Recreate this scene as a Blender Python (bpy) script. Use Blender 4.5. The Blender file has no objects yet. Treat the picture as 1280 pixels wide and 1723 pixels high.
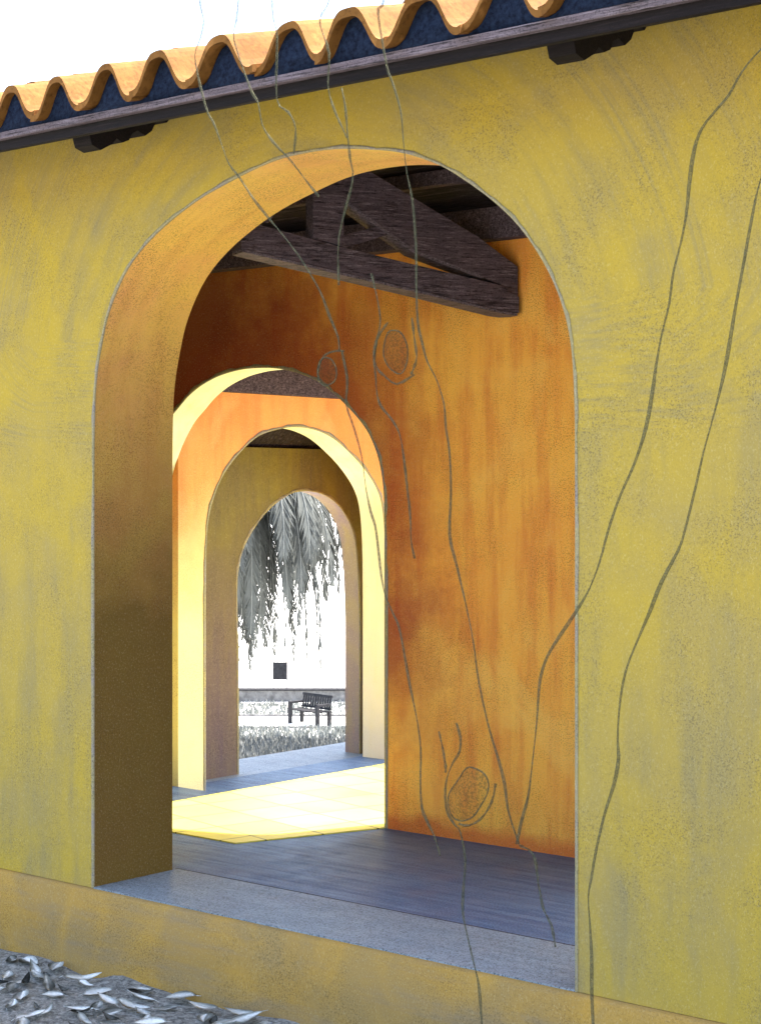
import bpy, bmesh, math, random
from mathutils import Vector, Matrix, geometry
random.seed(7)
sc = bpy.context.scene
col = sc.collection
D={'ARCH1':[(-5.767,1.228),(-5.767,1.724),(-5.763,1.973),(-5.752,2.121),(-5.718,2.268),(-5.666,2.413),(-5.553,2.576),(-5.385,2.701),(-5.158,2.807),(-4.94,2.872),(-4.761,2.913),(-4.607,2.928),(-4.427,2.926),(-4.254,2.904),(-4.086,2.869),(-3.924,2.807),(-3.805,2.737),(-3.685,2.653),(-3.582,2.561),(-3.501,2.461),(-3.436,2.355),(-3.39,2.243),(-3.364,2.123),(-3.352,1.945),(-3.35,1.709),(-3.35,1.316)],'ARCH2':[(-7.178,2.117),(-7.09,2.185),(-6.979,2.242),(-6.844,2.284),(-6.697,2.306),(-6.562,2.309),(-6.429,2.3),(-6.295,2.273),(-6.167,2.231),(-6.066,2.176),(-5.978,2.113),(-5.895,2.045),(-5.82,1.969),(-5.77,1.891),(-5.732,1.797),(-5.709,1.679),(-5.701,1.533),(-5.701,1.27)],'ARCH3':[(7.203,1.073),(7.212,1.412),(7.25,1.582),(7.326,1.732),(7.447,1.861),(7.606,1.975),(7.757,2.025),(7.933,2.051),(8.124,2.042),(8.304,1.992),(8.477,1.895),(8.62,1.789),(8.73,1.669),(8.783,1.536),(8.807,1.308),(8.813,1.004)],'ARCH4':[(8.027,0.646),(8.012,1.018),(8.027,1.181),(8.064,1.292),(8.15,1.414),(8.279,1.533),(8.428,1.619),(8.568,1.662),(8.757,1.658),(8.927,1.599),(9.059,1.487),(9.138,1.338),(9.168,1.129),(9.187,0.808)],'TIE':[(1.492,2.864),(1.152,2.805),(0.815,2.738),(0.451,2.677),(0.029,2.606),(-0.06,2.555),(-0.06,2.484),(0.029,2.491),(0.466,2.57),(1.297,2.71),(1.492,2.745)],'RAFT':[(0.975,3.227),(0.606,3.049),(0.147,2.826),(-0.06,2.698),(-0.06,2.558),(0.029,2.611),(0.466,2.749),(0.815,2.964),(0.975,3.071)],'POST':[(0.959,3.111),(0.815,3.122),(0.815,2.743),(0.959,2.77)],'STRUT':[(0.815,2.793),(0.815,2.735),(0.46,2.854),(0.49,2.889)],'LRAFT':[(0.975,3.11),(1.196,2.939),(1.358,2.878),(1.358,2.763),(1.163,2.81),(0.975,2.954)],'TAIL':[(4.99,3.151),(4.961,3.129),(4.887,3.104),(4.833,3.093),(4.814,3.064),(4.761,3.042),(4.709,3.041),(4.666,3.005),(4.612,2.98),(4.573,2.991),(4.564,3.031)],'TREE':{'L1':[(-4.346,3.338),(-4.341,3.277),(-4.329,3.226),(-4.349,3.17),(-4.375,3.12),(-4.352,3.021),(-4.315,2.921),(-4.287,2.883),(-4.245,2.799),(-4.212,2.736),(-4.162,2.686),(-4.094,2.606),(-4.022,2.536),(-3.949,2.467),(-3.871,2.385),(-3.795,2.285),(-3.755,2.208),(-3.715,2.135),(-3.71,2.094)],'L2':[(-4.146,3.302),(-4.149,3.254),(-4.157,3.197),(-4.168,3.134),(-4.094,2.964),(-4.062,2.917),(-4.044,2.841),(-3.996,2.778),(-3.923,2.712),(-3.846,2.627),(-3.808,2.586)],'L3':[(-4.001,3.275),(-3.996,3.179),(-3.98,3.115),(-3.985,2.919),(-3.936,2.869),(-3.907,2.814),(-3.918,2.734)],'L4':[(-3.75,3.23),(-3.77,3.181),(-3.793,3.154),(-3.793,3.116),(-3.755,3.026),(-3.758,2.924),(-3.73,2.846),(-3.696,2.786),(-3.676,2.752)],'L5':[(-3.705,2.911),(-3.688,2.85),(-3.676,2.756),(-3.664,2.681),(-3.654,2.615)],'L6':[(-3.527,3.189),(-3.546,3.142),(-3.565,3.12),(-3.532,2.955),(-3.513,2.907),(-3.48,2.812),(-3.47,2.72),(-3.456,2.62),(-3.433,2.528),(-3.419,2.383),(-3.417,2.276),(-3.41,2.168),(-3.392,2.105),(-3.369,2.045),(-3.33,1.986),(-3.301,1.914),(-3.292,1.844),(-3.277,1.773),(-3.27,1.65),(-3.274,1.527),(-3.248,1.44),(-3.212,1.319),(-3.186,1.215),(-3.173,1.129),(-3.154,1.044),(-3.13,0.959),(-3.1,0.876),(-3.081,0.809),(-3.072,0.741),(-3.053,0.684),(-3.032,0.635)],'L7':[(-3.71,2.446),(-3.71,2.298)],'L8':[(-3.594,2.325),(-3.565,2.232),(-3.555,2.168),(-3.57,2.114),(-3.577,2.069),(-3.567,2.014),(-3.558,1.95),(-3.539,1.913),(-3.499,1.876),(-3.466,1.83),(-3.449,1.758),(-3.433,1.65),(-3.424,1.578),(-3.422,1.507),(-3.41,1.454)],'L9':[(-3.515,2.169),(-3.546,2.14),(-3.565,2.105),(-3.574,2.069),(-3.565,2.032),(-3.539,2.009),(-3.491,1.982)],'L10':[(-3.417,2.177),(-3.41,2.123),(-3.401,2.06),(-3.415,2.025),(-3.426,2.008)],'L11':[(-3.696,1.927),(-3.666,1.852),(-3.635,1.76),(-3.62,1.668),(-3.601,1.595),(-3.582,1.55),(-3.57,1.486),(-3.555,1.396),(-3.539,1.342),(-3.508,1.289),(-3.48,1.245),(-3.456,1.165),(-3.438,1.094),(-3.417,1.024),(-3.399,0.963),(-3.385,0.884),(-3.385,0.777),(-3.378,0.707),(-3.355,0.665),(-3.33,0.627),(-3.31,0.573)],'L12':[(-3.315,0.944),(-3.301,0.892),(-3.292,0.84),(-3.294,0.822)],'L13':[(-3.254,0.973),(-3.241,0.932),(-3.246,0.888),(-3.274,0.85),(-3.297,0.804),(-3.306,0.75),(-3.299,0.702),(-3.274,0.669),(-3.252,0.648),(-3.234,0.566),(-3.241,0.477),(-3.241,0.407),(-3.219,0.332),(-3.197,0.266),(-3.178,0.209),(-3.169,0.141),(-3.16,0.073)],'L14':[(-3.032,0.635),(-2.988,0.615),(-2.97,0.533),(-2.953,0.468),(-2.923,0.422),(-2.908,0.365)]},'KNOT':{'K1':[(-3.491,2.144),(-3.461,2.135),(-3.438,2.098),(-3.436,2.053),(-3.452,2.018),(-3.473,2.012),(-3.508,2.033),(-3.529,2.067),(-3.527,2.106),(-3.513,2.138)],'K2':[(-3.212,0.844),(-3.18,0.846),(-3.147,0.833),(-3.132,0.807),(-3.139,0.772),(-3.169,0.727),(-3.191,0.702),(-3.23,0.687),(-3.263,0.694),(-3.281,0.727),(-3.277,0.762),(-3.248,0.8)],'K3':[(-3.765,2.075),(-3.74,2.066),(-3.723,2.039),(-3.723,2.011),(-3.74,1.993),(-3.775,1.989),(-3.798,2.009),(-3.8,2.043),(-3.788,2.068)],'K4':[(-3.81,2.006),(-3.815,2.043),(-3.795,2.08),(-3.755,2.095),(-3.71,2.094)],'K5':[(-3.121,0.805),(-3.136,0.751),(-3.173,0.699),(-3.219,0.672),(-3.257,0.672)]},'RTREE':{'R1':[(-2.208,2.828),(-2.259,2.801),(-2.311,2.752),(-2.349,2.695),(-2.385,2.661),(-2.426,2.619),(-2.449,2.567),(-2.463,2.49),(-2.474,2.396),(-2.492,2.318),(-2.516,2.24),(-2.529,2.162),(-2.553,2.083),(-2.572,2.004),(-2.587,1.924),(-2.609,1.828),(-2.647,1.731),(-2.695,1.642),(-2.733,1.551),(-2.763,1.46),(-2.792,1.394),(-2.818,1.351),(-2.862,1.291),(-2.902,1.239),(-2.937,1.187),(-2.957,1.135),(-2.964,1.083),(-2.97,0.99),(-2.984,0.87),(-2.995,0.784),(-3.016,0.714),(-3.032,0.644)],'R2':[(-2.242,2.495),(-2.263,2.436),(-2.28,2.361),(-2.302,2.255),(-2.328,2.132),(-2.346,2.04),(-2.363,1.963),(-2.39,1.87),(-2.426,1.76),(-2.452,1.666),(-2.485,1.555),(-2.507,1.499),(-2.562,1.409),(-2.6,1.327),(-2.637,1.253),(-2.672,1.178),(-2.691,1.111),(-2.702,1.029),(-2.704,0.963),(-2.701,0.914),(-2.714,0.847),(-2.743,0.762),(-2.769,0.66),(-2.784,0.576),(-2.792,0.525),(-2.784,0.443),(-2.778,0.362),(-2.776,0.263),(-2.769,0.149)]}}

# ------------------------------------------------------------------ helpers
def lin(h):
    h = h.lstrip('#')
    out = []
    for i in (0, 2, 4):
        c = int(h[i:i+2], 16) / 255
        out.append(c / 12.92 if c <= .04045 else ((c + .055) / 1.055) ** 2.4)
    return tuple(out) + (1,)

def link(name, bm, m, parent=None, smooth=False):
    me = bpy.data.meshes.new(name)
    bm.normal_update()
    bm.to_mesh(me); bm.free()
    if m is not None:
        me.materials.append(m)
    if smooth:
        for p in me.polygons: p.use_smooth = True
    o = bpy.data.objects.new(name, me)
    col.objects.link(o)
    if parent is not None:
        o.parent = parent
    return o

def tag(o, label=None, cat=None, group=None, kind=None):
    if label: o['label'] = label
    if cat: o['category'] = cat
    if group: o['group'] = group
    if kind: o['kind'] = kind
    return o

def empty(name, loc=(0, 0, 0), rz=0):
    o = bpy.data.objects.new(name, None)
    o.empty_display_size = .2
    o.location = loc; o.rotation_euler = (0, 0, rz)
    col.objects.link(o)
    return o

def copy_tree(o, parent=None):
    c = o.copy(); col.objects.link(c)
    if parent is not None:
        c.parent = parent
    for ch in [k for k in bpy.data.objects if k.parent == o]:
        copy_tree(ch, c)
    return c

def recentre(o, at):
    """give a mesh thing an origin at its own base"""
    at = Vector(at)
    o.data.transform(__import__('mathutils').Matrix.Translation(-at))
    o.location = at
    return o

def box(bm, c, s, rot=None):
    r = bmesh.ops.create_cube(bm, size=1)
    for v in r['verts']:
        v.co = Vector((v.co.x*s[0], v.co.y*s[1], v.co.z*s[2]))
        if rot is not None: v.co = rot @ v.co
        v.co += Vector(c)
    return r['verts']

def bevel(bm, w, seg=2):
    bmesh.ops.bevel(bm, geom=bm.edges[:], offset=w, segments=seg, affect='EDGES', profile=.6)

def catmull(pts, n=5, closed=False):
    P = [Vector(p) for p in pts]
    out = []
    N = len(P)
    for i in range(N if closed else N-1):
        if closed:
            a, b, c, d = P[(i-1) % N], P[i], P[(i+1) % N], P[(i+2) % N]
        else:
            a, b, c, d = P[max(i-1, 0)], P[i], P[i+1], P[min(i+2, N-1)]
        for k in range(n):
            t = k / n
            out.append(.5*((2*b) + (c-a)*t + (2*a-5*b+4*c-d)*t*t + (3*b-a-3*c+d)*t**3))
    if not closed: out.append(P[-1])
    return out

def tube(bm, pts, rad, sides=8, closed=False):
    """a round tube along 3-D points; rad is a number or a function of 0..1"""
    P = [Vector(p) for p in pts]; N = len(P)
    rings = []
    ref = Vector((0, 1, 0))
    for i, p in enumerate(P):
        if closed: d = P[(i+1) % N] - P[i-1]
        else: d = P[min(i+1, N-1)] - P[max(i-1, 0)]
        d.normalize()
        u = ref - d*ref.dot(d)
        if u.length < .05: u = Vector((1, 0, 0)) - d*d.x
        u.normalize(); w = d.cross(u)
        r = rad(i/(N-1)) if callable(rad) else rad
        rings.append([bm.verts.new(p + (u*math.cos(a) + w*math.sin(a))*r) for a in [2*math.pi*k/sides for k in range(sides)]])
    for i in range(N if closed else N-1):
        A, B = rings[i], rings[(i+1) % N]
        for k in range(sides):
            bm.faces.new((A[k], A[(k+1) % sides], B[(k+1) % sides], B[k]))
    if not closed:
        bm.faces.new(rings[0][::-1]); bm.faces.new(rings[-1])

def prism(bm, poly, f, depth):
    """poly: 2-D outline, f(u, v, d) -> world; solid between d = 0 and d = depth"""
    n = len(poly)
    A = [bm.verts.new(f(u, v, 0)) for u, v in poly]
    B = [bm.verts.new(f(u, v, depth)) for u, v in poly]
    tris = geometry.tessellate_polygon([[Vector((u, v, 0)) for u, v in poly]])
    for t in tris:
        bm.faces.new([A[i] for i in t]); bm.faces.new([B[i] for i in reversed(t)])
    for i in range(n):
        j = (i+1) % n
        bm.faces.new((A[i], A[j], B[j], B[i]))
    bmesh.ops.recalc_face_normals(bm, faces=bm.faces[:])

# ------------------------------------------------------------------ materials
class NT:
    def __init__(self, name):
        self.m = bpy.data.materials.new(name); self.m.use_nodes = True
        self.t = self.m.node_tree
        for n in list(self.t.nodes): self.t.nodes.remove(n)
        self.out = self.n('ShaderNodeOutputMaterial')
        self.b = self.n('ShaderNodeBsdfPrincipled')
        self.l(self.b.outputs[0], self.out.inputs[0])
        self.tc = self.n('ShaderNodeNewGeometry').outputs['Position']
    def n(self, t, **kw):
        x = self.t.nodes.new(t)
        for k, v in kw.items(): setattr(x, k, v)
        return x
    def l(self, a, b): self.t.links.new(a, b)
    def mapped(self, scale=(1, 1, 1), loc=(0, 0, 0), src=None):
        m = self.n('ShaderNodeMapping')
        m.inputs['Scale'].default_value = scale; m.inputs['Location'].default_value = loc
        self.l(src or self.tc, m.inputs['Vector']); return m.outputs[0]
    def noise(self, scale, detail=4, rough=.55, vec=None, dist=0):
        x = self.n('ShaderNodeTexNoise')
        x.inputs['Scale'].default_value = scale; x.inputs['Detail'].default_value = detail
        x.inputs['Roughness'].default_value = rough; x.inputs['Distortion'].default_value = dist
        self.l(vec or self.tc, x.inputs['Vector']); return x.outputs[0]
    def ramp(self, fac, lo, hi, a=0., b=1.):
        r = self.n('ShaderNodeMapRange'); r.inputs[1].default_value = lo; r.inputs[2].default_value = hi
        r.inputs[3].default_value = a; r.inputs[4].default_value = b
        self.l(fac, r.inputs[0]); return r.outputs[0]
    def mix(self, fac, a, b, mode='MIX'):
        x = self.n('ShaderNodeMix', data_type='RGBA', blend_type=mode)
        if isinstance(fac, (int, float)): x.inputs[0].default_value = fac
        else: self.l(fac, x.inputs[0])
        for v, i in ((a, 6), (b, 7)):
            if isinstance(v, (tuple, list)): x.inputs[i].default_value = v
            else: self.l(v, x.inputs[i])
        return x.outputs[2]
    def math(self, op, a, b=None):
        x = self.n('ShaderNodeMath', operation=op)
        for v, i in ((a, 0), (b, 1)):
            if v is None: continue
            if isinstance(v, (int, float)): x.inputs[i].default_value = v
            else: self.l(v, x.inputs[i])
        return x.outputs[0]
    def bump(self, h, strength=.3, dist=.01):
        x = self.n('ShaderNodeBump'); x.inputs['Strength'].default_value = strength
        x.inputs['Distance'].default_value = dist
        self.l(h, x.inputs['Height']); self.l(x.outputs[0], self.b.inputs['Normal'])
    def finish(self, colour, rough=.85, spec=.2):
        if isinstance(colour, (tuple, list)): self.b.inputs['Base Color'].default_value = colour
        else: self.l(colour, self.b.inputs['Base Color'])
        if isinstance(rough, (int, float)): self.b.inputs['Roughness'].default_value = rough
        else: self.l(rough, self.b.inputs['Roughness'])
        self.b.inputs['Specular IOR Level'].default_value = spec
        return self.m

def plaster(name, c1, c2, c3, speck='#2a2418', speck_amt=.35, blotch=1.6, streak=(9, 9, .9), streak_amt=.6, warm=None, band=None, bump=.25, arc=None, shade_patches=(), pale_amt=.2):
    """hand-rubbed lime plaster: broad blotches, brushed streaks and a fine dark tooth"""
    M = NT(name)
    big = M.ramp(M.noise(blotch, 5, .6, dist=.6), .38, .62)
    c = M.mix(big, lin(c1), lin(c2))
    sv = M.mapped(streak)
    if arc:    # trowel strokes that sweep round the archway above its springing: (x, z of the centre)
        sx = M.n('ShaderNodeSeparateXYZ'); M.l(M.tc, sx.inputs[0])
        dx = M.math('ADD', sx.outputs[0], -arc[0]); dz = M.math('ADD', sx.outputs[2], -arc[1])
        rr = M.math('SQRT', M.math('ADD', M.math('MULTIPLY', dx, dx), M.math('MULTIPLY', dz, dz)))
        an = M.math('ARCTAN2', dz, dx)
        cb = M.n('ShaderNodeCombineXYZ'); M.l(M.math('MULTIPLY', an, 2.2), cb.inputs[0]); M.l(M.math('MULTIPLY', rr, 13), cb.inputs[1])
        up = M.math('MULTIPLY', M.ramp(dz, -.1, .35), M.ramp(rr, 2.3, 1.6))
        vm = M.n('ShaderNodeMix', data_type='VECTOR')
        M.l(up, vm.inputs[0]); M.l(sv, vm.inputs[4]); M.l(cb.outputs[0], vm.inputs[5]); sv = vm.outputs[1]
    st = M.ramp(M.noise(1., 6, .65, vec=sv), .45, .72, 0, streak_amt)
    c = M.mix(st, c, lin(c3))
    rub = M.ramp(M.noise(1., 7, .75, vec=M.mapped(tuple(v*2.3 for v in streak), (2, 7, 4))), .5, .75, 0, streak_amt*.8)
    c = M.mix(rub, c, lin(c1))
    if warm:
        w = M.ramp(M.noise(2.3, 4, .5, vec=M.mapped((1, 1, .7), (5, 2, 9)), dist=1.2), .5, .68, 0, .55)
        c = M.mix(w, c, lin(warm))
    for (px, pz, r0, r1, hue, amt) in shade_patches:   # wall shade painted in as patches with a blotchy outline, round (x, z)
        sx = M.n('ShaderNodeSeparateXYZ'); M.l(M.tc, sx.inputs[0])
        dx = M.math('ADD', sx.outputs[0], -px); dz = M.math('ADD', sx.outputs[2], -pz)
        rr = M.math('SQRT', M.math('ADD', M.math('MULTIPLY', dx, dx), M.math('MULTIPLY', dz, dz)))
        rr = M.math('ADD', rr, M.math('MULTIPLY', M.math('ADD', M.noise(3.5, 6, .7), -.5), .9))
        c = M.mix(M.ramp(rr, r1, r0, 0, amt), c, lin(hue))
    if band:   # base course, tint, painted-in shade and bounce light; wandering upper edge: (height, colour)
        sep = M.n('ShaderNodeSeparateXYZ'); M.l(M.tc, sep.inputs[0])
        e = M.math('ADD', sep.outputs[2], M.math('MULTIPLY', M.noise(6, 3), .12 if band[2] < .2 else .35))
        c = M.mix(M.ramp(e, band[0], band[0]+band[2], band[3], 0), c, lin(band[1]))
    g = M.noise(150, 2, .9)
    grain = M.ramp(g, .52, .60, 0, speck_amt)
    patchy = M.ramp(M.noise(4.1, 4, .6), .38, .62, .2, 1)
    c = M.mix(M.math('MULTIPLY', grain, patchy), c, lin(speck))
    pale = M.ramp(M.noise(150, 2, .9, vec=M.mapped((1, 1, .6), (3, 3, 3))), .56, .66, 0, pale_amt)
    c = M.mix(pale, c, lin('#efe6b8'))
    h = M.math('ADD', M.noise(28, 4, .6), M.math('MULTIPLY', g, .35))
    M.bump(h, bump, .006)
    return M.finish(c, .9, .15)

M = {}
M['ochre'] = plaster('ochre_limewash', '#b0963c', '#a58f4c', '#80785c', speck='#34323c', speck_amt=.42, blotch=1.9, streak=(7, 7, 1.1), streak_amt=.6, warm='#b69a2e', arc=(-4.56, 1.95), pale_amt=.1)
M['ochre_base'] = plaster('ochre_plinth', '#a98440', '#9a7e4c', '#7c7264', speck_amt=.45, blotch=2.2, streak=(.8, .8, 9), streak_amt=.7, warm='#b98f3c', pale_amt=.1)
M['soffit'] = plaster('apricot_reveal', '#f4c660', '#efb06a', '#d89c4e', speck='#4a3018', speck_amt=.6, streak=(1, 9, 1), warm='#f2ca64', band=(1.3, '#604c20', 1.5, .95), pale_amt=.1)  # brown lower band paints the shade of the jamb into the colour
M['orange'] = plaster('terracotta_limewash', '#f8ba4e', '#f0a244', '#cf6432', speck='#431808', speck_amt=.6, blotch=.9, streak=(9, 9, .9), streak_amt=.75, warm='#fac660', band=(.1, '#cc5a2c', .06, .7), shade_patches=((-6.55, 1.7, .75, 1.35, '#a84428', .8), (-7.3, 2.6, .5, 1.25, '#7c3826', .78), (-5.75, .9, .1, .6, '#9c3a30', .65)), pale_amt=.15)  # red-brown patches put the shade around the inner arch into the colour
M['cream'] = plaster('cream_reveal', '#f7f3cc', '#f4f0d2', '#efe8a6', speck='#a08a38', speck_amt=.2, bump=.12)
M['peach'] = plaster('peach_limewash', '#eea65a', '#ec9850', '#e08048', speck='#8a3a18', speck_amt=.4, warm='#f0b870', band=(1.05, '#f3e2a0', .8, .95))  # pale lower band puts light bounced off the floor into the colour
M['olive'] = plaster('olive_limewash', '#847638', '#766840', '#5b4f48', speck='#2b2114', speck_amt=.4, streak=(11, 11, 1.2), streak_amt=.7, band=(.7, '#6c5860', .9, .6), pale_amt=.1)
M['mauve'] = plaster('dun_reveal', '#a08e64', '#948070', '#7a6888', speck='#4a3a50', speck_amt=.3)
M['edge'] = plaster('worn_arris', '#968c66', '#a0946c', '#7f7890', speck='#40403c', speck_amt=.6, streak=(12, 12, 12))

def wood(name, a, b, axis=(3, 3, 60), pale='#8c7c7c', rz=0., pale_amt=.5):
    """long-grained old timber; axis = noise scale across x, y, z after a turn of rz about the vertical"""
    N_ = NT(name)
    rot = N_.n('ShaderNodeMapping'); rot.inputs['Rotation'].default_value = (0, 0, rz); N_.l(N_.tc, rot.inputs['Vector'])
    def v(k, loc=(0, 0, 0)): return N_.mapped(tuple(q*k for q in axis), loc, rot.outputs[0])
    g = N_.noise(1., 7, .7, vec=v(1), dist=.3)
    c = N_.mix(N_.ramp(g, .35, .65), lin(a), lin(b))
    c = N_.mix(N_.ramp(N_.noise(1., 4, .8, vec=v(2.2, (3, 1, 5))), .52, .66, 0, pale_amt), c, lin(pale))
    c = N_.mix(N_.ramp(N_.noise(1., 4, .8, vec=v(2.6, (8, 8, 2))), .52, .62, 0, .85), c, lin('#0c0808'))
    c = N_.mix(N_.ramp(N_.noise(120, 2, .9), .54, .62, 0, .5), c, lin('#0c0808'))
    N_.bump(g, .5, .008)
    return N_.finish(c, .8, .2)
M['beam'] = wood('dark_timber', '#463a3e', '#5c4e54', (4, 45, 45), '#9a8a8e', math.radians(-63.4))
M['board'] = wood('dark_boarding', '#231c1e', '#3a3034', (1.2, 26, 26), '#6a5c62')
M['fascia'] = wood('fascia_timber', '#0f0a0a', '#1a1212', (2, 40, 60), '#332a2b', 0, .4)
M['lath'] = wood('bounce_lit_wood', '#5a4e50', '#72656a', (2, 40, 60), '#a0949a')

def tile_mat():
    N_ = NT('clay_roof_tile')
    c = N_.mix(N_.ramp(N_.noise(5, 5, .6), .35, .65), lin('#805626'), lin('#684417'))
    c = N_.mix(N_.ramp(N_.noise(40, 4, .7), .5, .72, 0, .7), c, lin('#4a2a0c'))
    c = N_.mix(N_.ramp(N_.noise(11, 4, .6, vec=N_.mapped((1, 1, 1), (4, 4, 4))), .58, .7, 0, .6), c, lin('#a8743c'))
    N_.bump(N_.noise(60, 4), .35, .004)
    return N_.finish(c, .85, .2)
M['tile'] = tile_mat()
N_ = NT('tile_void_shade')
M['void_shade'] = N_.finish(N_.mix(N_.ramp(N_.noise(60, 5, .7), .35, .7), lin('#0e1322'), lin('#233048')), .9, .1)  # navy stands for the shaded hollows under the tiles

def slate(name, a, b, c3, rough=.42):
    N_ = NT(name)
    st = N_.noise(1., 7, .7, vec=N_.mapped((1.6, 26, 4)), dist=.4)
    c = N_.mix(N_.ramp(st, .36, .64), lin(a), lin(b))
    c = N_.mix(N_.ramp(N_.noise(2.1, 4, .6), .5, .7, 0, .5), c, lin(c3))
    c = N_.mix(N_.ramp(N_.noise(150, 2, .9), .5, .6, 0, .8), c, lin('#10131c'))
    c = N_.mix(N_.ramp(N_.noise(140, 2, .9, vec=N_.mapped((1, 1, 1), (4, 4, 4))), .54, .66, 0, .45), c, lin('#a8b4c0'))
    N_.bump(st, .12, .004)
    return N_.finish(c, N_.ramp(N_.noise(7, 4), .3, .7, rough, rough+.15), .3)
M['slate'] = slate('blue_slate_paving', '#2e4f78', '#64809a', '#50546c')
M['sill'] = slate('pale_slate_threshold', '#77858c', '#8e999f', '#848b92')

def sun_patch_paving():  # floor tiles with the sunlight put into their yellow
    N_ = NT('sunlit_yellow_tiles')
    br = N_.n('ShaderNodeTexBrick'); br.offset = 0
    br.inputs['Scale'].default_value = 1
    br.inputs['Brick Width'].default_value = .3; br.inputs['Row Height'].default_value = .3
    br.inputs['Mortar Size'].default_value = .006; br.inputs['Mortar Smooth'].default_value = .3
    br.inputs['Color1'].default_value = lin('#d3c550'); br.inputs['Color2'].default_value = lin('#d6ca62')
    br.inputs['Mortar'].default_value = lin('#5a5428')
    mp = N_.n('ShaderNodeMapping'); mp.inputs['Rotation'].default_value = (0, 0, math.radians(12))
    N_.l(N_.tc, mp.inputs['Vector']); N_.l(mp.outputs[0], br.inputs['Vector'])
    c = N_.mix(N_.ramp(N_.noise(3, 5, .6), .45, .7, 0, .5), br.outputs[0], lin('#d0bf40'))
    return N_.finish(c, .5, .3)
M['sun_patch_paving'] = sun_patch_paving()

def pencil_grey(name, a, b, scale=8, rough=.9):
    N_ = NT(name)
    c = N_.mix(N_.ramp(N_.noise(scale, 5, .65), .35, .65), lin(a), lin(b))
    return N_.finish(c, rough, .1)
M['sand'] = pencil_grey('pale_sand', '#d8d8d4', '#e4e4e0', 1.5)
M['frond'] = pencil_grey('grey_frond', '#383a38', '#5c5f5c', 1.1)
M['frond_rib'] = pencil_grey('frond_rib', '#666966', '#787a76', 3)
M['trunk'] = pencil_grey('grey_palm_bark', '#50504c', '#7a7974', 14)
M['bench'] = pencil_grey('grey_bench_wood', '#28282a', '#38383a', 9)
M['hedge'] = pencil_grey('grey_grass', '#4c4e4c', '#767875', 5)
M['paleplant'] = pencil_grey('pale_flowers', '#4f524f', '#8c8f8b', 6)
M['greywall'] = pencil_grey('grey_render', '#4c4c4c', '#707070', 4)
M['post'] = pencil_grey('pale_post', '#a5a5a3', '#bdbdba', 8)
M['leaf'] = pencil_grey('bleached_leaf', '#d8d8d2', '#efefea', 60, .7)
M['leafdark'] = pencil_grey('grey_leaf', '#55554f', '#7c7c76', 60, .8)

N_ = NT('dark_gravel')
g = N_.noise(38, 6, .75, dist=.8)
c = N_.mix(N_.ramp(g, .4, .62), lin('#5c5b57'), lin('#a2a19a'))
c = N_.mix(N_.ramp(N_.noise(90, 3, .6), .6, .7, 0, .8), c, lin('#b9bab6'))
N_.bump(g, .7, .02)
M['gravel'] = N_.finish(c, .95, .1)

N_ = NT('graphite_wire')
tr = N_.n('ShaderNodeBsdfTransparent'); mx = N_.n('ShaderNodeMixShader')
N_.finish(N_.mix(N_.ramp(N_.noise(120, 3, .7), .4, .65), lin('#3a3a28'), lin('#62624a')), .8, .2)
N_.l(N_.ramp(N_.noise(160, 2, .6, vec=N_.mapped((1, 1, 1), (7, 7, 7))), .35, .65, .34, .62), mx.inputs[0])
N_.l(tr.outputs[0], mx.inputs[1]); N_.l(N_.b.outputs[0], mx.inputs[2]); N_.l(mx.outputs[0], N_.out.inputs[0])
M['wire'] = N_.m
N_ = NT('graphite_boss')
tr = N_.n('ShaderNodeBsdfTransparent'); mx = N_.n('ShaderNodeMixShader')
N_.finish(lin('#3a3426'), .9, .1)
N_.l(N_.ramp(N_.noise(130, 2, .8), .42, .62, .05, .5), mx.inputs[0])
N_.l(tr.outputs[0], mx.inputs[1]); N_.l(N_.b.outputs[0], mx.inputs[2]); N_.l(mx.outputs[0], N_.out.inputs[0])
M['boss'] = N_.m

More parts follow.
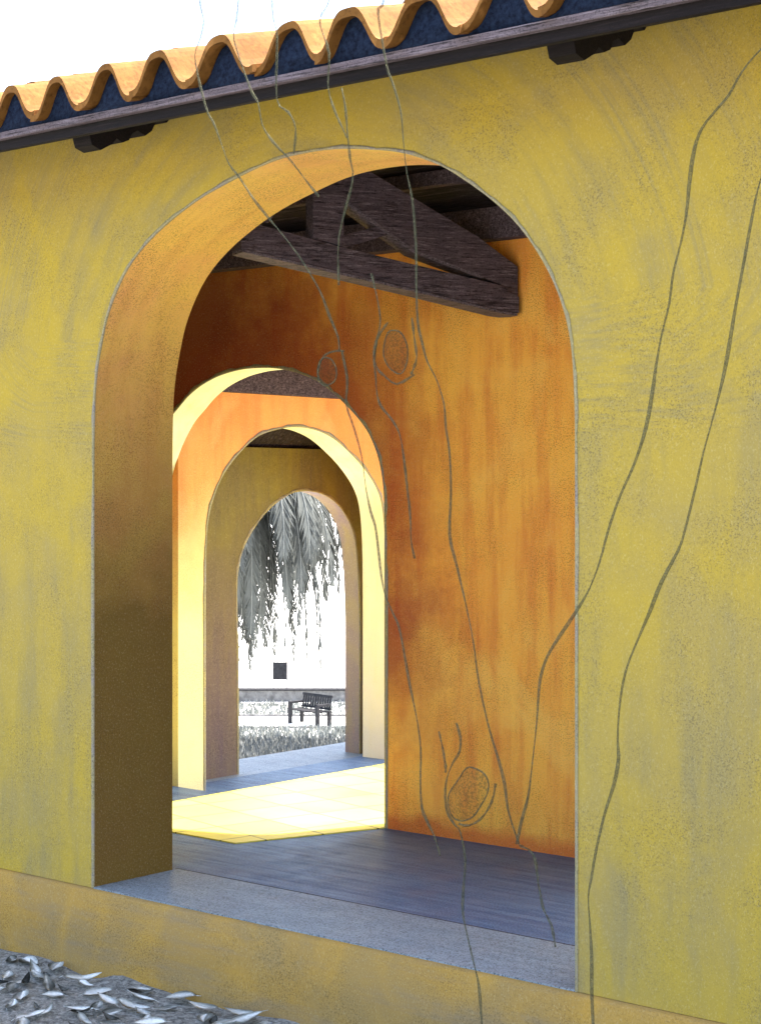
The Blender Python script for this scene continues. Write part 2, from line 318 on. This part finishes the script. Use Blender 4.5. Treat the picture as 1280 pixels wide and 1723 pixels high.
# ------------------------------------------------------------------ walls with arched openings
def arched_wall(name, f, u0, u1, z0, z1, thick, openings, mat, reveal_mat, edge=True, edge_w=.008):
    """f(u, z, d) -> world; openings: lists of (u, z) from one jamb over the crown to the other"""
    pts = [(u0, z0)]
    arcs = []
    for a in openings:
        a = [(a[0][0], z0)] + [tuple(p) for p in a] + [(a[-1][0], z0)]
        arcs.append(a); pts += a
    pts += [(u1, z0), (u1, z1), (u0, z1)]
    bm = bmesh.new()
    A = [bm.verts.new(f(u, z, 0)) for u, z in pts]
    B = [bm.verts.new(f(u, z, thick)) for u, z in pts]
    for t in geometry.tessellate_polygon([[Vector((u, z, 0)) for u, z in pts]]):
        bm.faces.new([A[i] for i in t]); bm.faces.new([B[i] for i in reversed(t)])
    n = len(pts); i0 = 1
    hole = set()
    for a in arcs:
        hole |= set(range(i0, i0 + len(a) - 1)); i0 += len(a)
    for i in range(n):
        if i in hole: continue
        j = (i+1) % n
        bm.faces.new((A[i], A[j], B[j], B[i]))
    bmesh.ops.recalc_face_normals(bm, faces=bm.faces[:])
    w = link(name, bm, mat)
    for a in arcs:
        bm = bmesh.new()
        rows = []
        K = 4
        for u, z in a:
            rows.append([bm.verts.new(f(u, z, thick*k/K)) for k in range(K+1)])
        for r, s in zip(rows, rows[1:]):
            for k in range(K): bm.faces.new((r[k], s[k], s[k+1], r[k+1]))
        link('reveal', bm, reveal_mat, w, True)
        if edge:
            bm = bmesh.new()
            P = [Vector(p) for p in a]
            prev = None
            for i, p in enumerate(P):
                d = (P[min(i+1, len(P)-1)] - P[max(i-1, 0)]).normalized()
                nrm = Vector((-d.y, d.x))
                wv = edge_w*(1 + .35*math.sin(i*.9) + .25*math.sin(i*2.3))
                q = p + nrm*wv; p2 = p + nrm*(-.003)
                cur = [bm.verts.new(f(p2.x, p2.y, .004)), bm.verts.new(f(p2.x, p2.y, -.003)), bm.verts.new(f(q.x, q.y, -.003)), bm.verts.new(f(q.x, q.y, .001))]
                if prev:
                    for k in range(3): bm.faces.new((prev[k], cur[k], cur[k+1], prev[k+1]))
                prev = cur
            link('edge_band', bm, M['edge'], w, True)
    return w

def sm(pts, n=4): return [tuple(p) for p in catmull([tuple(p) for p in pts], n)]

Y1, T1 = 4.965, .45
arch1 = sm(D['ARCH1'])
arch1b = [(x + 3.35 + .96, z) for x, z in arch1]           # next bay of the arcade, unseen, added to let light into the corridor
arch1b = [(x - .0, z) for x, z in arch1b]
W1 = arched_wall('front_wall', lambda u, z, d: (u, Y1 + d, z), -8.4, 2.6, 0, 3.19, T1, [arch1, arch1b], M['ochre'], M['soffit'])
tag(W1, 'mustard yellow plaster wall with the big archway facing the viewer', 'wall')

# plinth the arcade stands on: a proud face with an uneven foot
bm = bmesh.new()
PF = 4.932
prev = None
n = 240
for i in range(n+1):
    x = -8.42 + 11.1*i/n
    ring = [bm.verts.new(p) for p in ((x, Y1+.02, -.002), (x, PF+.012, -.002), (x, PF, -.014), (x, PF-.004*math.sin(x*5), -.2), (x, PF-.012-.006*math.sin(x*3.1), -.55))]
    if prev:
        for k in range(4): bm.faces.new((prev[k], ring[k], ring[k+1], prev[k+1]))
    prev = ring
bmesh.ops.recalc_face_normals(bm, faces=bm.faces[:])
pl = link('plinth', bm, M['ochre_base'], W1, True)

# floor
def slab(name, x0, x1, y0, y1, z, m, th=.2):
    bm = bmesh.new(); box(bm, ((x0+x1)/2, (y0+y1)/2, z-th/2), (x1-x0, y1-y0, th))
    o = link(name, bm, m); tag(o, kind='structure'); return o
slab('threshold_floor', -5.767, -3.35, Y1, Y1+T1+.031, .004, M['sill'], .03)
slab('floor_joint', -5.78, -3.34, 5.446, 5.460, .0025, M['board'], .02)
slab('floor', -7.05, 2.6, Y1+.021, 12, 0, M['slate'], .5)
slab('corridor_floor', -8.4, -7.05, Y1+.021, 6.985, 0, M['slate'], .5)
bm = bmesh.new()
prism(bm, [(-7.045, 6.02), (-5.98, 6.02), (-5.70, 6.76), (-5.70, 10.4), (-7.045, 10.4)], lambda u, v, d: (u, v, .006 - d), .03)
tag(link('sun_patch_paving', bm, M['sun_patch_paving']), kind='structure')  # tile sheet cut to the sunlit patch's outline, sunlight painted in
slab('lower_floor', -7.63, -7.05, 6.985, 12, -.055, M['slate'], .4)
slab('sill_paving', -8.4, -7.63, 6.985, 12, -.11, M['sill'], .4)

# inner orange wall
Y2, T2 = 6.78, .21
a2 = [(-7.5, 1.35), (-7.47, 1.66), (-7.39, 1.87), (-7.28, 2.03)] + [tuple(p) for p in D['ARCH2']]
arch2 = sm(a2)
W2 = arched_wall('inner_wall', lambda u, z, d: (u, Y2 + d, z), -8.4, 2.6, 0, 2.86, T2, [arch2, [(x + 3.85, z) for x, z in arch2], [(x + 7.7, z) for x, z in arch2]], M['orange'], M['cream'], edge=True, edge_w=.012)  # both shifted arches are unseen, added to let sun into the corridor
tag(W2, 'burnt orange plaster wall standing behind the first archway under the truss', 'wall')

# end of the corridor, hidden by the left pier
bm = bmesh.new(); box(bm, (-8.3, (Y1+T1+Y2)/2, 1.5), (.2, Y2-Y1-T1-.004, 2.99))
tag(link('end_wall', bm, M['ochre']), 'ochre wall closing the corridor behind the left pier of the archway', 'wall')

# court wall (peach) and last wall (olive), both running away from the viewer
X3, T3 = -7.4, .2
arch3 = sm(D['ARCH3'])
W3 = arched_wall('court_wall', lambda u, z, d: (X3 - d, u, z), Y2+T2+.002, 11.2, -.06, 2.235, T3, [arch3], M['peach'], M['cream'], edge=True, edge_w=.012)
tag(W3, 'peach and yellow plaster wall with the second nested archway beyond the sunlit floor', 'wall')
X4, T4 = -7.95, .13
arch4 = sm(D['ARCH4'])
W4 = arched_wall('garden_side_wall', lambda u, z, d: (X4 - d, u, z), Y2+T2+.002, 11.2, -.12, 1.94, T4, [arch4], M['olive'], M['mauve'], edge=True, edge_w=.012)
tag(W4, 'dull olive plaster wall with the innermost archway opening onto the garden', 'wall')

# ------------------------------------------------------------------ main tiled roof
ROOF = empty('tiled_roof', (-3, 4.45, 3.0))
tag(ROOF, 'wavy orange clay tile roof with dark timber eave above the yellow wall', 'roof')
def rlink(name, bm, m, smooth=False):
    o = link(name, bm, m, None, smooth)
    o.data.transform(__import__('mathutils').Matrix.Translation(-ROOF.location)); o.parent = ROOF
    return o
SL = .33
crests = [-5.604, -5.326, -5.033, -4.762, -4.445, -4.134, -3.861, -3.549, -3.24]
while crests[0] > -8.5: crests.insert(0, crests[0] - .29 - .012*random.uniform(-1, 1))
while crests[-1] < 2.6: crests.append(crests[-1] + .3 + .012*random.uniform(-1, 1))
def wave(x):
    for a, b in zip(crests, crests[1:]):
        if a <= x <= b:
            t = (x-a)/(b-a)
            c = .5 + .5*math.cos(2*math.pi*t)
            c = (.15*c + .85*c*c*(3-2*c))**.85
            return .128*c
    return 0
YE = 4.40
xs = []
for a, b in zip(crests, crests[1:]): xs += [a + (b-a)*k/22 for k in range(22)]
def jit(x, c): return .006*math.sin(x*7.3 + c*2.1) + .004*math.sin(x*17 + c)
bm = bmesh.new()
ncourse = 4; CL = .34
mids = [(a+b)/2 for a, b in zip(crests, crests[1:])]
for c in range(ncourse):
    for ma, mb in zip(mids, mids[1:]):          # one S-tile from pan to pan
        dz = random.uniform(-.006, .006); dy = random.uniform(-.016, .016); tl = random.uniform(-.006, .006)
        y0 = YE + c*CL + dy; y1 = YE + c*CL + CL + .03
        zc = 3.074 + SL*(c*CL)
        th = random.uniform(.023, .030)
        up0, up1, lo0, lo1 = [], [], [], []
        n = 22
        for k in range(n+1):
            x = ma - .006 + (mb - ma + .012)*k/n
            w = wave(x) + dz + tl*(k/n-.5)*2 + (.004 if k == n else 0) + .003*math.sin(x*41 + c)
            up0.append(bm.verts.new((x, y0 + .004*math.sin(x*23+c), zc + w + th)))
            up1.append(bm.verts.new((x, y1, zc + w + th + SL*(y1-y0) - .03)))
            lo0.append(bm.verts.new((x, y0 + .004*math.sin(x*23+c), zc + w)))
            lo1.append(bm.verts.new((x, y1, zc + w + SL*(y1-y0) - .03)))
        for i in range(n):
            bm.faces.new((up0[i], up0[i+1], up1[i+1], up1[i]))
            bm.faces.new((lo0[i+1], lo0[i], lo1[i], lo1[i+1]))
            bm.faces.new((lo0[i], lo0[i+1], up0[i+1], up0[i]))
        for i in (0, n): bm.faces.new((lo0[i], up0[i], up1[i], lo1[i]))
rlink('roof_tiles', bm, M['tile'], False)
# back slope tiles
bm = bmesh.new()
YR, ZR = YE + ncourse*CL, 3.074 + SL*ncourse*CL
SB = (ZR - 2.96) / (7.08 - YR)
r0, r1 = [], []
for x in xs:
    w = wave(x)
    r0.append(bm.verts.new((x, YR-.02, ZR + w + .02))); r1.append(bm.verts.new((x, 7.08, 2.93 + w)))
for i in range(len(xs)-1): bm.faces.new((r0[i], r0[i+1], r1[i+1], r1[i]))
rlink('rear_tiles', bm, M['tile'], True)
bm = bmesh.new(); tube(bm, [(-8.5 + .37*k, YR, ZR+.005+.008*math.sin(k*2.1)) for k in range(31)], lambda t: .115+.006*math.sin(t*97), 14)
rlink('ridge_tiles', bm, M['tile'], True)
# dark sheet painting in the shade of the hollows under the waves
bm = bmesh.new()
lo, hi, lb, hb = [], [], [], []
for x in xs:
    lo.append(bm.verts.new((x, YE+.04+.01*math.sin(x*9), 3.070))); hi.append(bm.verts.new((x, YE+.05, 3.088 + wave(x))))
    lb.append(bm.verts.new((x, YE+.12, 3.070)))
for i in range(len(xs)-1):
    bm.faces.new((lo[i], lo[i+1], hi[i+1], hi[i])); bm.faces.new((lo[i+1], lo[i], lb[i], lb[i+1]))
rlink('eave_void_shade', bm, M['void_shade'], True)
# boarding
bm = bmesh.new()
for (ya, za, yb, zb) in ((YE+.05, 3.068, YR, 3.068 + SL*(YR-YE-.05)), (YR, 3.068 + SL*(YR-YE-.05), 7.06, 2.87)):
    v = [bm.verts.new(p) for p in ((-8.5, ya, za), (2.6, ya, za), (2.6, yb, zb), (-8.5, yb, zb))]
    u = [bm.verts.new(p) for p in ((-8.5, ya, za+.025), (2.6, ya, za+.025), (2.6, yb, zb+.025), (-8.5, yb, zb+.025))]
    bm.faces.new(v[::-1]); bm.faces.new(u)
    for k in range(4): bm.faces.new((v[k], v[(k+1) % 4], u[(k+1) % 4], u[k]))
rlink('boarding', bm, M['board'])
for yy, zz, s in ((5.50, 3.365, .07), (YR, 3.43, .12), (6.15, 3.275, .07), (6.5, 3.10, .07), (Y2-.02, 2.905, .15)):
    bm = bmesh.new(); box(bm, (-2.95, yy, zz), (11, s*.8, s)); bevel(bm, .006)
    rlink('purlin', bm, M['beam'])
bm = bmesh.new(); box(bm, (-2.95, 4.470, 3.024), (11.1, .028, .042)); bevel(bm, .005)
rlink('fascia_board', bm, M['fascia'])
bm = bmesh.new(); box(bm, (-2.95, 4.466, 3.055), (11.1, .07, .028)); bevel(bm, .005)
rlink('eave_lath', bm, M['lath'])
tail_poly = [tuple(p) for p in D['TAIL']]
tail_poly = [(4.99, 3.17), (4.985, 3.145), (4.955, 3.115), (4.93, 3.12), (4.895, 3.105), (4.875, 3.07), (4.84, 3.045), (4.80, 3.06), (4.772, 3.045), (4.755, 3.015), (4.72, 3.0), (4.69, 3.012), (4.665, 2.985), (4.61, 2.955), (4.565, 2.968), (4.55, 3.01), (4.548, 3.06), (4.99, 3.18)]
for k, x in enumerate((-7.58, -5.36, -3.13, -.92, 1.3)):
    bm = bmesh.new(); prism(bm, tail_poly[1:], lambda u, v, d, x=x: (x - .05 + d, u, v + .022), .1)
    rlink('rafter_tail', bm, M['fascia'])

# ------------------------------------------------------------------ roof truss in the corridor
TR = empty('roof_truss', (-5.1, 6.2, 2.6))
tag(TR, 'dark timber roof truss seen through the top of the big archway', 'roof truss')
dv = Vector((-.4472, -.8944, 0)); nv = Vector((-.8944, .4472, 0))
def tp(u, v, d): return Vector((-4.9, 6.70, v)) + dv*u + nv*d
def tmember(name, poly, th, d0=0.):
    bm = bmesh.new(); prism(bm, [tuple(p) for p in poly], lambda u, v, d: tp(u, v, d0 + d), th)
    o = link(name, bm, M['beam']); o.data.transform(__import__('mathutils').Matrix.Translation(-TR.location)); o.parent = TR
    return o
tie = [p if p[0] < 1.29 else (1.29, 2.83 if i < 3 else 2.705) for i, p in enumerate(D['TIE'])]
tie = [(1.29, 2.829), (1.152, 2.805), (.815, 2.738), (.451, 2.677), (.029, 2.606), (-.06, 2.555), (-.06, 2.484), (.029, 2.491), (.466, 2.570), (1.29, 2.709)]
tmember('tie_beam', tie, .13)
tmember('rafter', D['RAFT'], .105, .012)
tmember('rafter', [(.98, 3.22), (.98, 3.07), (1.16, 2.83), (1.29, 2.83), (1.29, 2.93)], .105, .012)
tmember('lit_underside', [(1.285, 2.706), (.466, 2.567), (.029, 2.488), (-.05, 2.481), (-.05, 2.470), (.029, 2.476), (.466, 2.555), (1.285, 2.694)], .136, -.004).data.materials[0] = M['lath']  # pale strip painting in the bounce light under the tie beam
tmember('lit_underside', [(.815, 2.962), (.466, 2.747), (.12, 2.645), (.12, 2.633), (.466, 2.733), (.815, 2.947)], .11, .009).data.materials[0] = M['lath']  # same painted-in bounce light, under the rafter
tmember('king_post', D['POST'], .09, -.008)
tmember('strut', D['STRUT'], .07, .02)

# ------------------------------------------------------------------ lean-to roof over the two far walls
R2 = empty('rear_roof', (-7.4, 9, 2.4))
tag(R2, 'dark timber ceiling and roof above the two small far archways', 'roof')
def r2link(name, bm, m):
    o = link(name, bm, m); o.data.transform(__import__('mathutils').Matrix.Translation(-R2.location)); o.parent = R2; return o
bm = bmesh.new(); box(bm, (X3-.09, 9.1, 2.375), (.2, 4.2, .276)); bevel(bm, .006); r2link('wall_plate', bm, M['beam'])
bm = bmesh.new()
prism(bm, [(-6.6, 2.52), (-7.32, 2.60), (-7.6, 2.26), (-8.3, 1.70), (-8.3, 1.76), (-7.34, 2.66), (-6.6, 2.58)], lambda u, v, d: (u, 7.1 + d, v), 4.1)
r2link('boarding', bm, M['board'])

# ------------------------------------------------------------------ outlined trees in front of the wall
def wires(name, label, lines, rings, base, rad):
    E = empty(name, base)
    tag(E, label, 'tree')
    off = Vector(base)
    for nm, pts in lines:
        ph = random.uniform(0, 6)
        P = [Vector((x, 4.2 + .012*math.sin(ph + i*.23), z)) - off for i, (x, z) in enumerate(pts)]
        P = catmull(P, 3)
        bm = bmesh.new()
        tube(bm, P, lambda t, ph=ph: rad*(1 + .3*math.sin(ph + t*23) + .2*math.sin(t*51 + ph)), 7)
        link(nm, bm, M['wire'], E, True)
    for pts in rings:
        P = [Vector((x, 4.19, z)) - off for x, z in pts]
        bm = bmesh.new(); tube(bm, catmull(P, 3, True), rad*.75, 7, True)
        kn = link('knot', bm, M['wire'], E, True)
        bm = bmesh.new()
        cx = sum((p.x for p in P), 0)/len(P); cz = sum((p.z for p in P), 0)/len(P)
        ring = catmull(P, 3, True); last = None; first = None
        for k in range(5):     # a shallow domed boss inside the ring
            f = 1 - k/4.6; row = [bm.verts.new((cx + (p.x-cx)*f, -.008 - .02*math.sin(k/4*1.5), cz + (p.z-cz)*f)) for p in ring]
            if last:
                for i in range(len(row)): bm.faces.new((last[i], last[(i+1) % len(row)], row[(i+1) % len(row)], row[i]))
            last = row
        bm.faces.new(last)
        link('boss', bm, M['boss'], kn, True)
    return E
T = D['TREE']; K = D['KNOT']
conn = [T['L1'][-1], (T['L1'][-1][0]+.02, T['L1'][-1][1]-.09)] + T['L11']
wires('outline_tree', 'thin grey outline of a knotty leaning trunk before the orange wall',
      [('branch', T['L1']), ('trunk', conn), ('branch', T['L2']), ('branch', T['L3']), ('branch', T['L4']), ('branch', T['L5'] + T['L7']), ('trunk', T['L6']),
       ('branch', T['L8']), ('bark_fold', T['L9'] + [T['L10'][-1]]), ('bark_fold', T['L10']), ('bark_fold', T['L12']), ('root', T['L13']), ('root', T['L14']), ('bark_fold', K['K4']), ('bark_fold', K['K5'])],
      [K['K1'], K['K2'], K['K3']], (T['L13'][-1][0], 4.2, -.34), .0034)
R = D['RTREE']
wires('outline_tree', 'thin grey outline of a bent bare trunk before the plain yellow wall',
      [('trunk', R['R1']), ('trunk', R['R2'])], [], (R['R2'][-1][0], 4.2, -.34), .0040)

# ------------------------------------------------------------------ ground in front, with fallen leaves
bm = bmesh.new()
gx = [-60, -30, -16, -10] + [-8.6 + .06*i for i in range(105)] + [-1, 2, 8, 20, 45]
gy = [-40, -20, -8, -2, 1.5] + [2.6 + .055*i for i in range(44)] + [5.2]
rows = []
for y in gy:
    row = []
    for x in gx:
        near = max(0, 1 - abs(y - 4.93)/.16)
        bumpy = .5 + .5*math.sin(x*11 + 1.3*math.sin(x*5.7)) * math.sin(x*3.1 + .5)
        z = -.352 + .012*math.sin(x*9.1 + y*4) * math.sin(y*8.3 - x*2) + near*.034*bumpy
        row.append(bm.verts.new((x, y, z)))
    rows.append(row)
for r, s in zip(rows, rows[1:]):
    for i in range(len(gx)-1): bm.faces.new((r[i], r[i+1], s[i+1], s[i]))
g = link('ground', bm, M['gravel'], None, True); tag(g, kind='structure')

def leaf_mesh(name, m, curl, w, l=.075):
    bm = bmesh.new()
    n = 9; L, C_, Rr = [], [], []
    for i in range(n):
        t = i/(n-1)
        hw = w*math.sin(math.pi*min(1, t**.85))*(1 - .25*t) + .0008
        y = (t-.5)*l; z = curl*(t-.5)**2*l*4 + .006
        sx = .006*math.sin(t*3)
        L.append(bm.verts.new((-hw+sx, y, z + hw*.25 + .003*math.sin(t*9)))); C_.append(bm.verts.new((sx, y, z))); Rr.append(bm.verts.new((hw+sx, y, z + hw*.18)))
    for i in range(n-1):
        bm.faces.new((L[i], C_[i], C_[i+1], L[i+1])); bm.faces.new((C_[i], Rr[i], Rr[i+1], C_[i+1]))
    tube(bm, [(0, -.5*l, curl*l + .006), (.004, -.5*l-.014, curl*l + .002)], .0009, 5)
    bmesh.ops.solidify(bm, geom=bm.faces[:], thickness=.0009)
    me = bpy.data.meshes.new(name); bm.to_mesh(me); bm.free(); me.materials.append(m)
    for p in me.polygons: p.use_smooth = True
    return me
leaf_pale = [leaf_mesh('fallen_leaf', M['leaf'], c, w, l) for c, w, l in ((.04, .028, .11), (.08, .024, .10), (.02, .034, .10), (.1, .022, .125))]
leaf_grey = [leaf_mesh('dry_leaf', M['leafdark'], c, w, l) for c, w, l in ((.16, .018, .09), (.25, .013, .08))]
def scatter(n, meshes, name, label, group, mind):
    pts = []
    tries = 0
    while len(pts) < n and tries < 9000:
        tries += 1
        x = random.uniform(-6.75, -4.55); y = random.uniform(3.75, 4.87)
        if y < 3.9 + (x+4.55)*-.12: pass
        if all((x-a)**2 + (y-b)**2 > mind**2 for a, b in pts): pts.append((x, y))
    for x, y in pts:
        o = bpy.data.objects.new(name, random.choice(meshes)); col.objects.link(o)
        near = max(0, 1 - abs(y - 4.93)/.16)
        o.location = (x, y, -.346 + near*.02)
        s = random.uniform(.8, 1.35); o.scale = (s, s, s)
        rz = random.uniform(0, 6.28); tl = random.uniform(.02, .34); ta = random.gauss(.86, .8)   # curled leaves propped on their neighbours
        Rm = Matrix.Rotation(tl, 3, Vector((math.sin(ta), math.cos(ta), 0)).normalized()) @ Matrix.Rotation(rz, 3, 'Z')
        o.rotation_euler = Rm.to_euler()
        o.location.z += .022*s*math.sin(tl)
        tag(o, label, 'leaf', group)
scatter(165, leaf_pale, 'fallen_leaf', 'pale curled fallen leaf lying on the dark gravel below the plinth', 'pale fallen leaves on the gravel', .07)
scatter(45, leaf_grey, 'dry_leaf', 'dark grey dry leaf lying among pale leaves on the gravel', 'grey dry leaves on the gravel', .075)

# ------------------------------------------------------------------ the garden below, far beyond the last arch
ZG = -4.82
e1 = Vector((.7637, .6456, 0)); e2 = Vector((-.6456, .7637, 0))
GR = math.atan2(.6456, .7637)
def gp(x, t, z=0): return e1*x + e2*t + Vector((0, 0, ZG + z))
bm = bmesh.new()
# bank from the terrace edge down to the garden, then flat out to the horizon
prof = [(-8.41, -.3), (-8.9, -.8), (-10.5, -3.2), (-12.5, -4.6), (-14.5, ZG), (-30, ZG), (-80, ZG), (-400, ZG), (-1500, ZG)]
ys = [-1500, -200, -40, 0, 5, 6, 8, 10, 12, 20, 60, 200, 1500]
rows = [[bm.verts.new((x + (0 if x > -8.5 else .3*math.sin(y)), y, z)) for y in ys] for x, z in prof]
for r, s in zip(rows, rows[1:]):
    for i in range(len(ys)-1): bm.faces.new((r[i], s[i], s[i+1], r[i+1]))
bmesh.ops.recalc_face_normals(bm, faces=bm.faces[:])
tag(link('garden_ground', bm, M['sand'], None, True), kind='structure')

def strip(name, label, cat, x0, x1, t0, t1, h, n, m, w=.03):
    bm = bmesh.new()
    for i in range(n):
        x = random.uniform(x0, x1); t = random.uniform(t0, t1)
        hh = h*random.uniform(.5, 1.2); a = random.uniform(0, 3.14)
        p = gp(x, t); d = Vector((math.cos(a), math.sin(a), 0))*w*random.uniform(.6, 1.5)
        lean = Vector((random.uniform(-.4, .4), random.uniform(-.4, .4), 1))*hh
        q = [bm.verts.new(p - d), bm.verts.new(p + d), bm.verts.new(p + d*.5 + lean*.6), bm.verts.new(p + lean)]
        bm.faces.new(q)
    o = link(name, bm, m)
    tag(o, label, cat, kind='stuff')
    return o
strip('grass', 'dark grey grass verge nearest the last archway', 'grass', -9, 6, 42.5, 46.6, .26, 16000, M['hedge'], .035)
strip('flower_border', 'pale stippled low plants between dark grass and the bench', 'plants', -9, 6, 46.9, 49.3, .2, 4200, M['paleplant'], .035)
strip('far_border', 'pale stippled plants behind the bench before the low wall', 'plants', -10, 7, 52.4, 55.2, .16, 4200, M['paleplant'], .03)

# low far wall
gw = empty('garden_wall', gp(-2, 56), GR); tag(gw, 'low grey wall crossing the garden behind the bench', 'wall')
bm = bmesh.new(); box(bm, (0, 0, .17), (24, .4, .34)); link('wall_body', bm, M['greywall'], gw)
bm = bmesh.new(); box(bm, (0, 0, .365), (24.05, .48, .05)); bevel(bm, .008); link('coping', bm, M['bench'], gw)
# path edge
bm = bmesh.new()
for t in (52.2, 49.5):
    box(bm, gp(-2, t, .02), (22, .1, .08), __import__('mathutils').Matrix.Rotation(GR, 3, 'Z'))
tag(link('path_kerb', bm, M['greywall']), kind='structure')

# notice board standing behind the wall
sb = empty('notice_board', gp(-3.18, 57), GR); tag(sb, 'small dark notice board on two legs beyond the low garden wall', 'sign')
bm = bmesh.new(); box(bm, (0, 0, .84), (.42, .05, .56)); bevel(bm, .008); link('board', bm, M['bench'], sb)
for s in (-1, 1):
    bm = bmesh.new(); box(bm, (s*.215, 0, .59), (.035, .06, 1.18)); bevel(bm, .006); link('leg', bm, M['bench'], sb)
for px, lab in ((-2.12, 'faint pale post nearer the notice board, behind the bench'), (-1.56, 'faint pale post farther from the notice board, beside the arch jamb')):
    bm = bmesh.new(); tube(bm, [(0, 0, 0), (0, 0, 1.0)], lambda t: .03 - .006*t, 8); bmesh.ops.create_uvsphere(bm, u_segments=8, v_segments=6, radius=.035, matrix=__import__('mathutils').Matrix.Translation((0, 0, 1.02)))
    o = link('garden_post', bm, M['post']); o.location = gp(px, 57.5); tag(o, lab, 'post', 'pale garden posts')

# bench
bn = empty('garden_bench', gp(-1.98, 50.3), GR - math.radians(47)); tag(bn, 'dark slatted garden bench on the pale path', 'bench')
Lb, Db = 1.25, .5
bm = bmesh.new()
for k in range(5): box(bm, (0, -Db/2 + .05 + k*.1, .40), (Lb, .08, .03))
bevel(bm, .004); link('seat', bm, M['bench'], bn)
bm = bmesh.new()
Rt = __import__('mathutils').Matrix.Rotation(-.17, 3, 'X')
for k in range(12):
    x = -Lb/2 + .06 + k*(Lb-.12)/11
    box(bm, (x, Db/2 + .02, .63), (.055, .03, .36), Rt)
box(bm, (0, Db/2 + .05, .80), (Lb, .045, .07), Rt); box(bm, (0, Db/2 - .01, .46), (Lb, .045, .06), Rt)
link('backrest', bm, M['bench'], bn)
for sx in (-1, 1):
    for sy in (-1, 1):
        bm = bmesh.new(); box(bm, (sx*(Lb/2-.04), sy*(Db/2-.03), .21 if sy > 0 else .29), (.095, .095, .42 if sy > 0 else .58)); bevel(bm, .006); link('leg', bm, M['bench'], bn)
    bm = bmesh.new(); box(bm, (sx*(Lb/2-.04), -.0, .59), (.1, Db, .06)); bevel(bm, .006); link('armrest', bm, M['bench'], bn)

# weeping palm
PC = Vector((-17.84, 17.65, 2.6))
pt = empty('palm_tree', (PC.x, PC.y, ZG)); tag(pt, 'large grey palm with long drooping feathery fronds filling the last arch', 'tree')
hC = PC.z - ZG
bm = bmesh.new()
tube(bm, [(.12*math.sin(k*.35), .05*math.sin(k*.6), hC*k/24) for k in range(25)], lambda t: .26 - .06*t + .02*math.sin(t*150) + .1*max(0, t-.93)*8, 14)
link('trunk', bm, M['trunk'], pt, True)
NF = 150
for k in range(NF):
    az = 2*math.pi*(k*.381966) + random.uniform(-.1, .1)
    lay = k/NF
    Rm = .55 + 2.15*(1-lay)**.6 * random.uniform(.75, 1.1) if k % 3 else random.uniform(.5, 1.4)
    rise = .55*lay + .15
    drop = (2.0 + 1.5*random.random())
    if Rm > 1.5: drop *= .82
    ns = 26
    P = []
    for i in range(ns+1):
        t = i/ns
        r = Rm*(1-(1-t)**2.1)
        z = rise*math.sin(min(1, t*2.4)*math.pi)*.8 - drop*max(0, t-.12)**1.45*1.18
        sw = .16*math.sin(t*2.2)*math.sin(k)
        P.append(Vector((r*math.cos(az) - sw*math.sin(az), r*math.sin(az) + sw*math.cos(az), hC + z)))
    bm = bmesh.new()
    tube(bm, P, lambda t: .02*(1-t) + .005, 5)
    fr = link('frond', bm, M['frond_rib'], pt, True)
    bm = bmesh.new()
    nl = 92
    for i in range(4, nl):
        t = i/nl; f = t*ns; j = min(int(f), ns-1)
        p = P[j].lerp(P[j+1], f-j); d = (P[j+1]-P[j]).normalized()
        side = d.cross(Vector((0, 0, 1)))
        if side.length < .25: side = Vector((-math.sin(az), math.cos(az), 0))
        side.normalize()
        ll = .43*math.sin(math.pi*(.12 + .86*t))**.6 * random.uniform(.8, 1.15) + .04
        for s in (-1, 1):
            dirn = (d*.9 + side*s*random.uniform(.3, .5) + Vector((0, 0, -.22)) + Vector((random.uniform(-.12, .12), random.uniform(-.12, .12), 0))).normalized()
            wv = d.cross(dirn).cross(dirn).normalized()*.0125
            q = p + dirn*ll
            a, b, c_, e = p - wv*.6, p + wv*.6, p + dirn*ll*.5 + wv, q
            h = p + dirn*ll*.5 - wv
            bm.faces.new([bm.verts.new(v) for v in (a, b, c_, e, h)])
    link('leaflets', bm, M['frond'], fr)

# ------------------------------------------------------------------ light, sky, camera
sun_to = Vector((.155, .38, .91)).normalized()
sl = bpy.data.lights.new('sun', 'SUN'); sl.energy = 3.6; sl.angle = math.radians(.6); sl.color = (1, .93, .8)
so = bpy.data.objects.new('sun', sl); col.objects.link(so)
so.location = sun_to*60; so.rotation_euler = sun_to.to_track_quat('Z', 'Y').to_euler()
wd = bpy.data.worlds.new('World'); sc.world = wd; wd.use_nodes = True
nt = wd.node_tree; bg = nt.nodes['Background']
sky = nt.nodes.new('ShaderNodeTexSky'); sky.sky_type = 'NISHITA'; sky.sun_disc = False
sky.sun_elevation = math.asin(sun_to.z); sky.sun_rotation = math.atan2(sun_to.x, sun_to.y)
sky.dust_density = 4; sky.air_density = 1.0; sky.ozone_density = 1
nt.links.new(sky.outputs[0], bg.inputs[0]); bg.inputs[1].default_value = .15

cam = bpy.data.cameras.new('camera'); co = bpy.data.objects.new('camera', cam); col.objects.link(co)
co.location = (0, 0, 1.65); co.rotation_euler = (math.pi/2, 0, math.asin(.6456))
cam.sensor_fit = 'HORIZONTAL'; cam.sensor_width = 36; cam.lens = 36*3028/1280
cam.shift_y = -31.5/1280
cam.clip_end = 5000
sc.camera = co
vs = sc.view_settings
vs.view_transform = 'Standard'; vs.look = 'None'; vs.gamma = 1; vs.exposure = 2.5
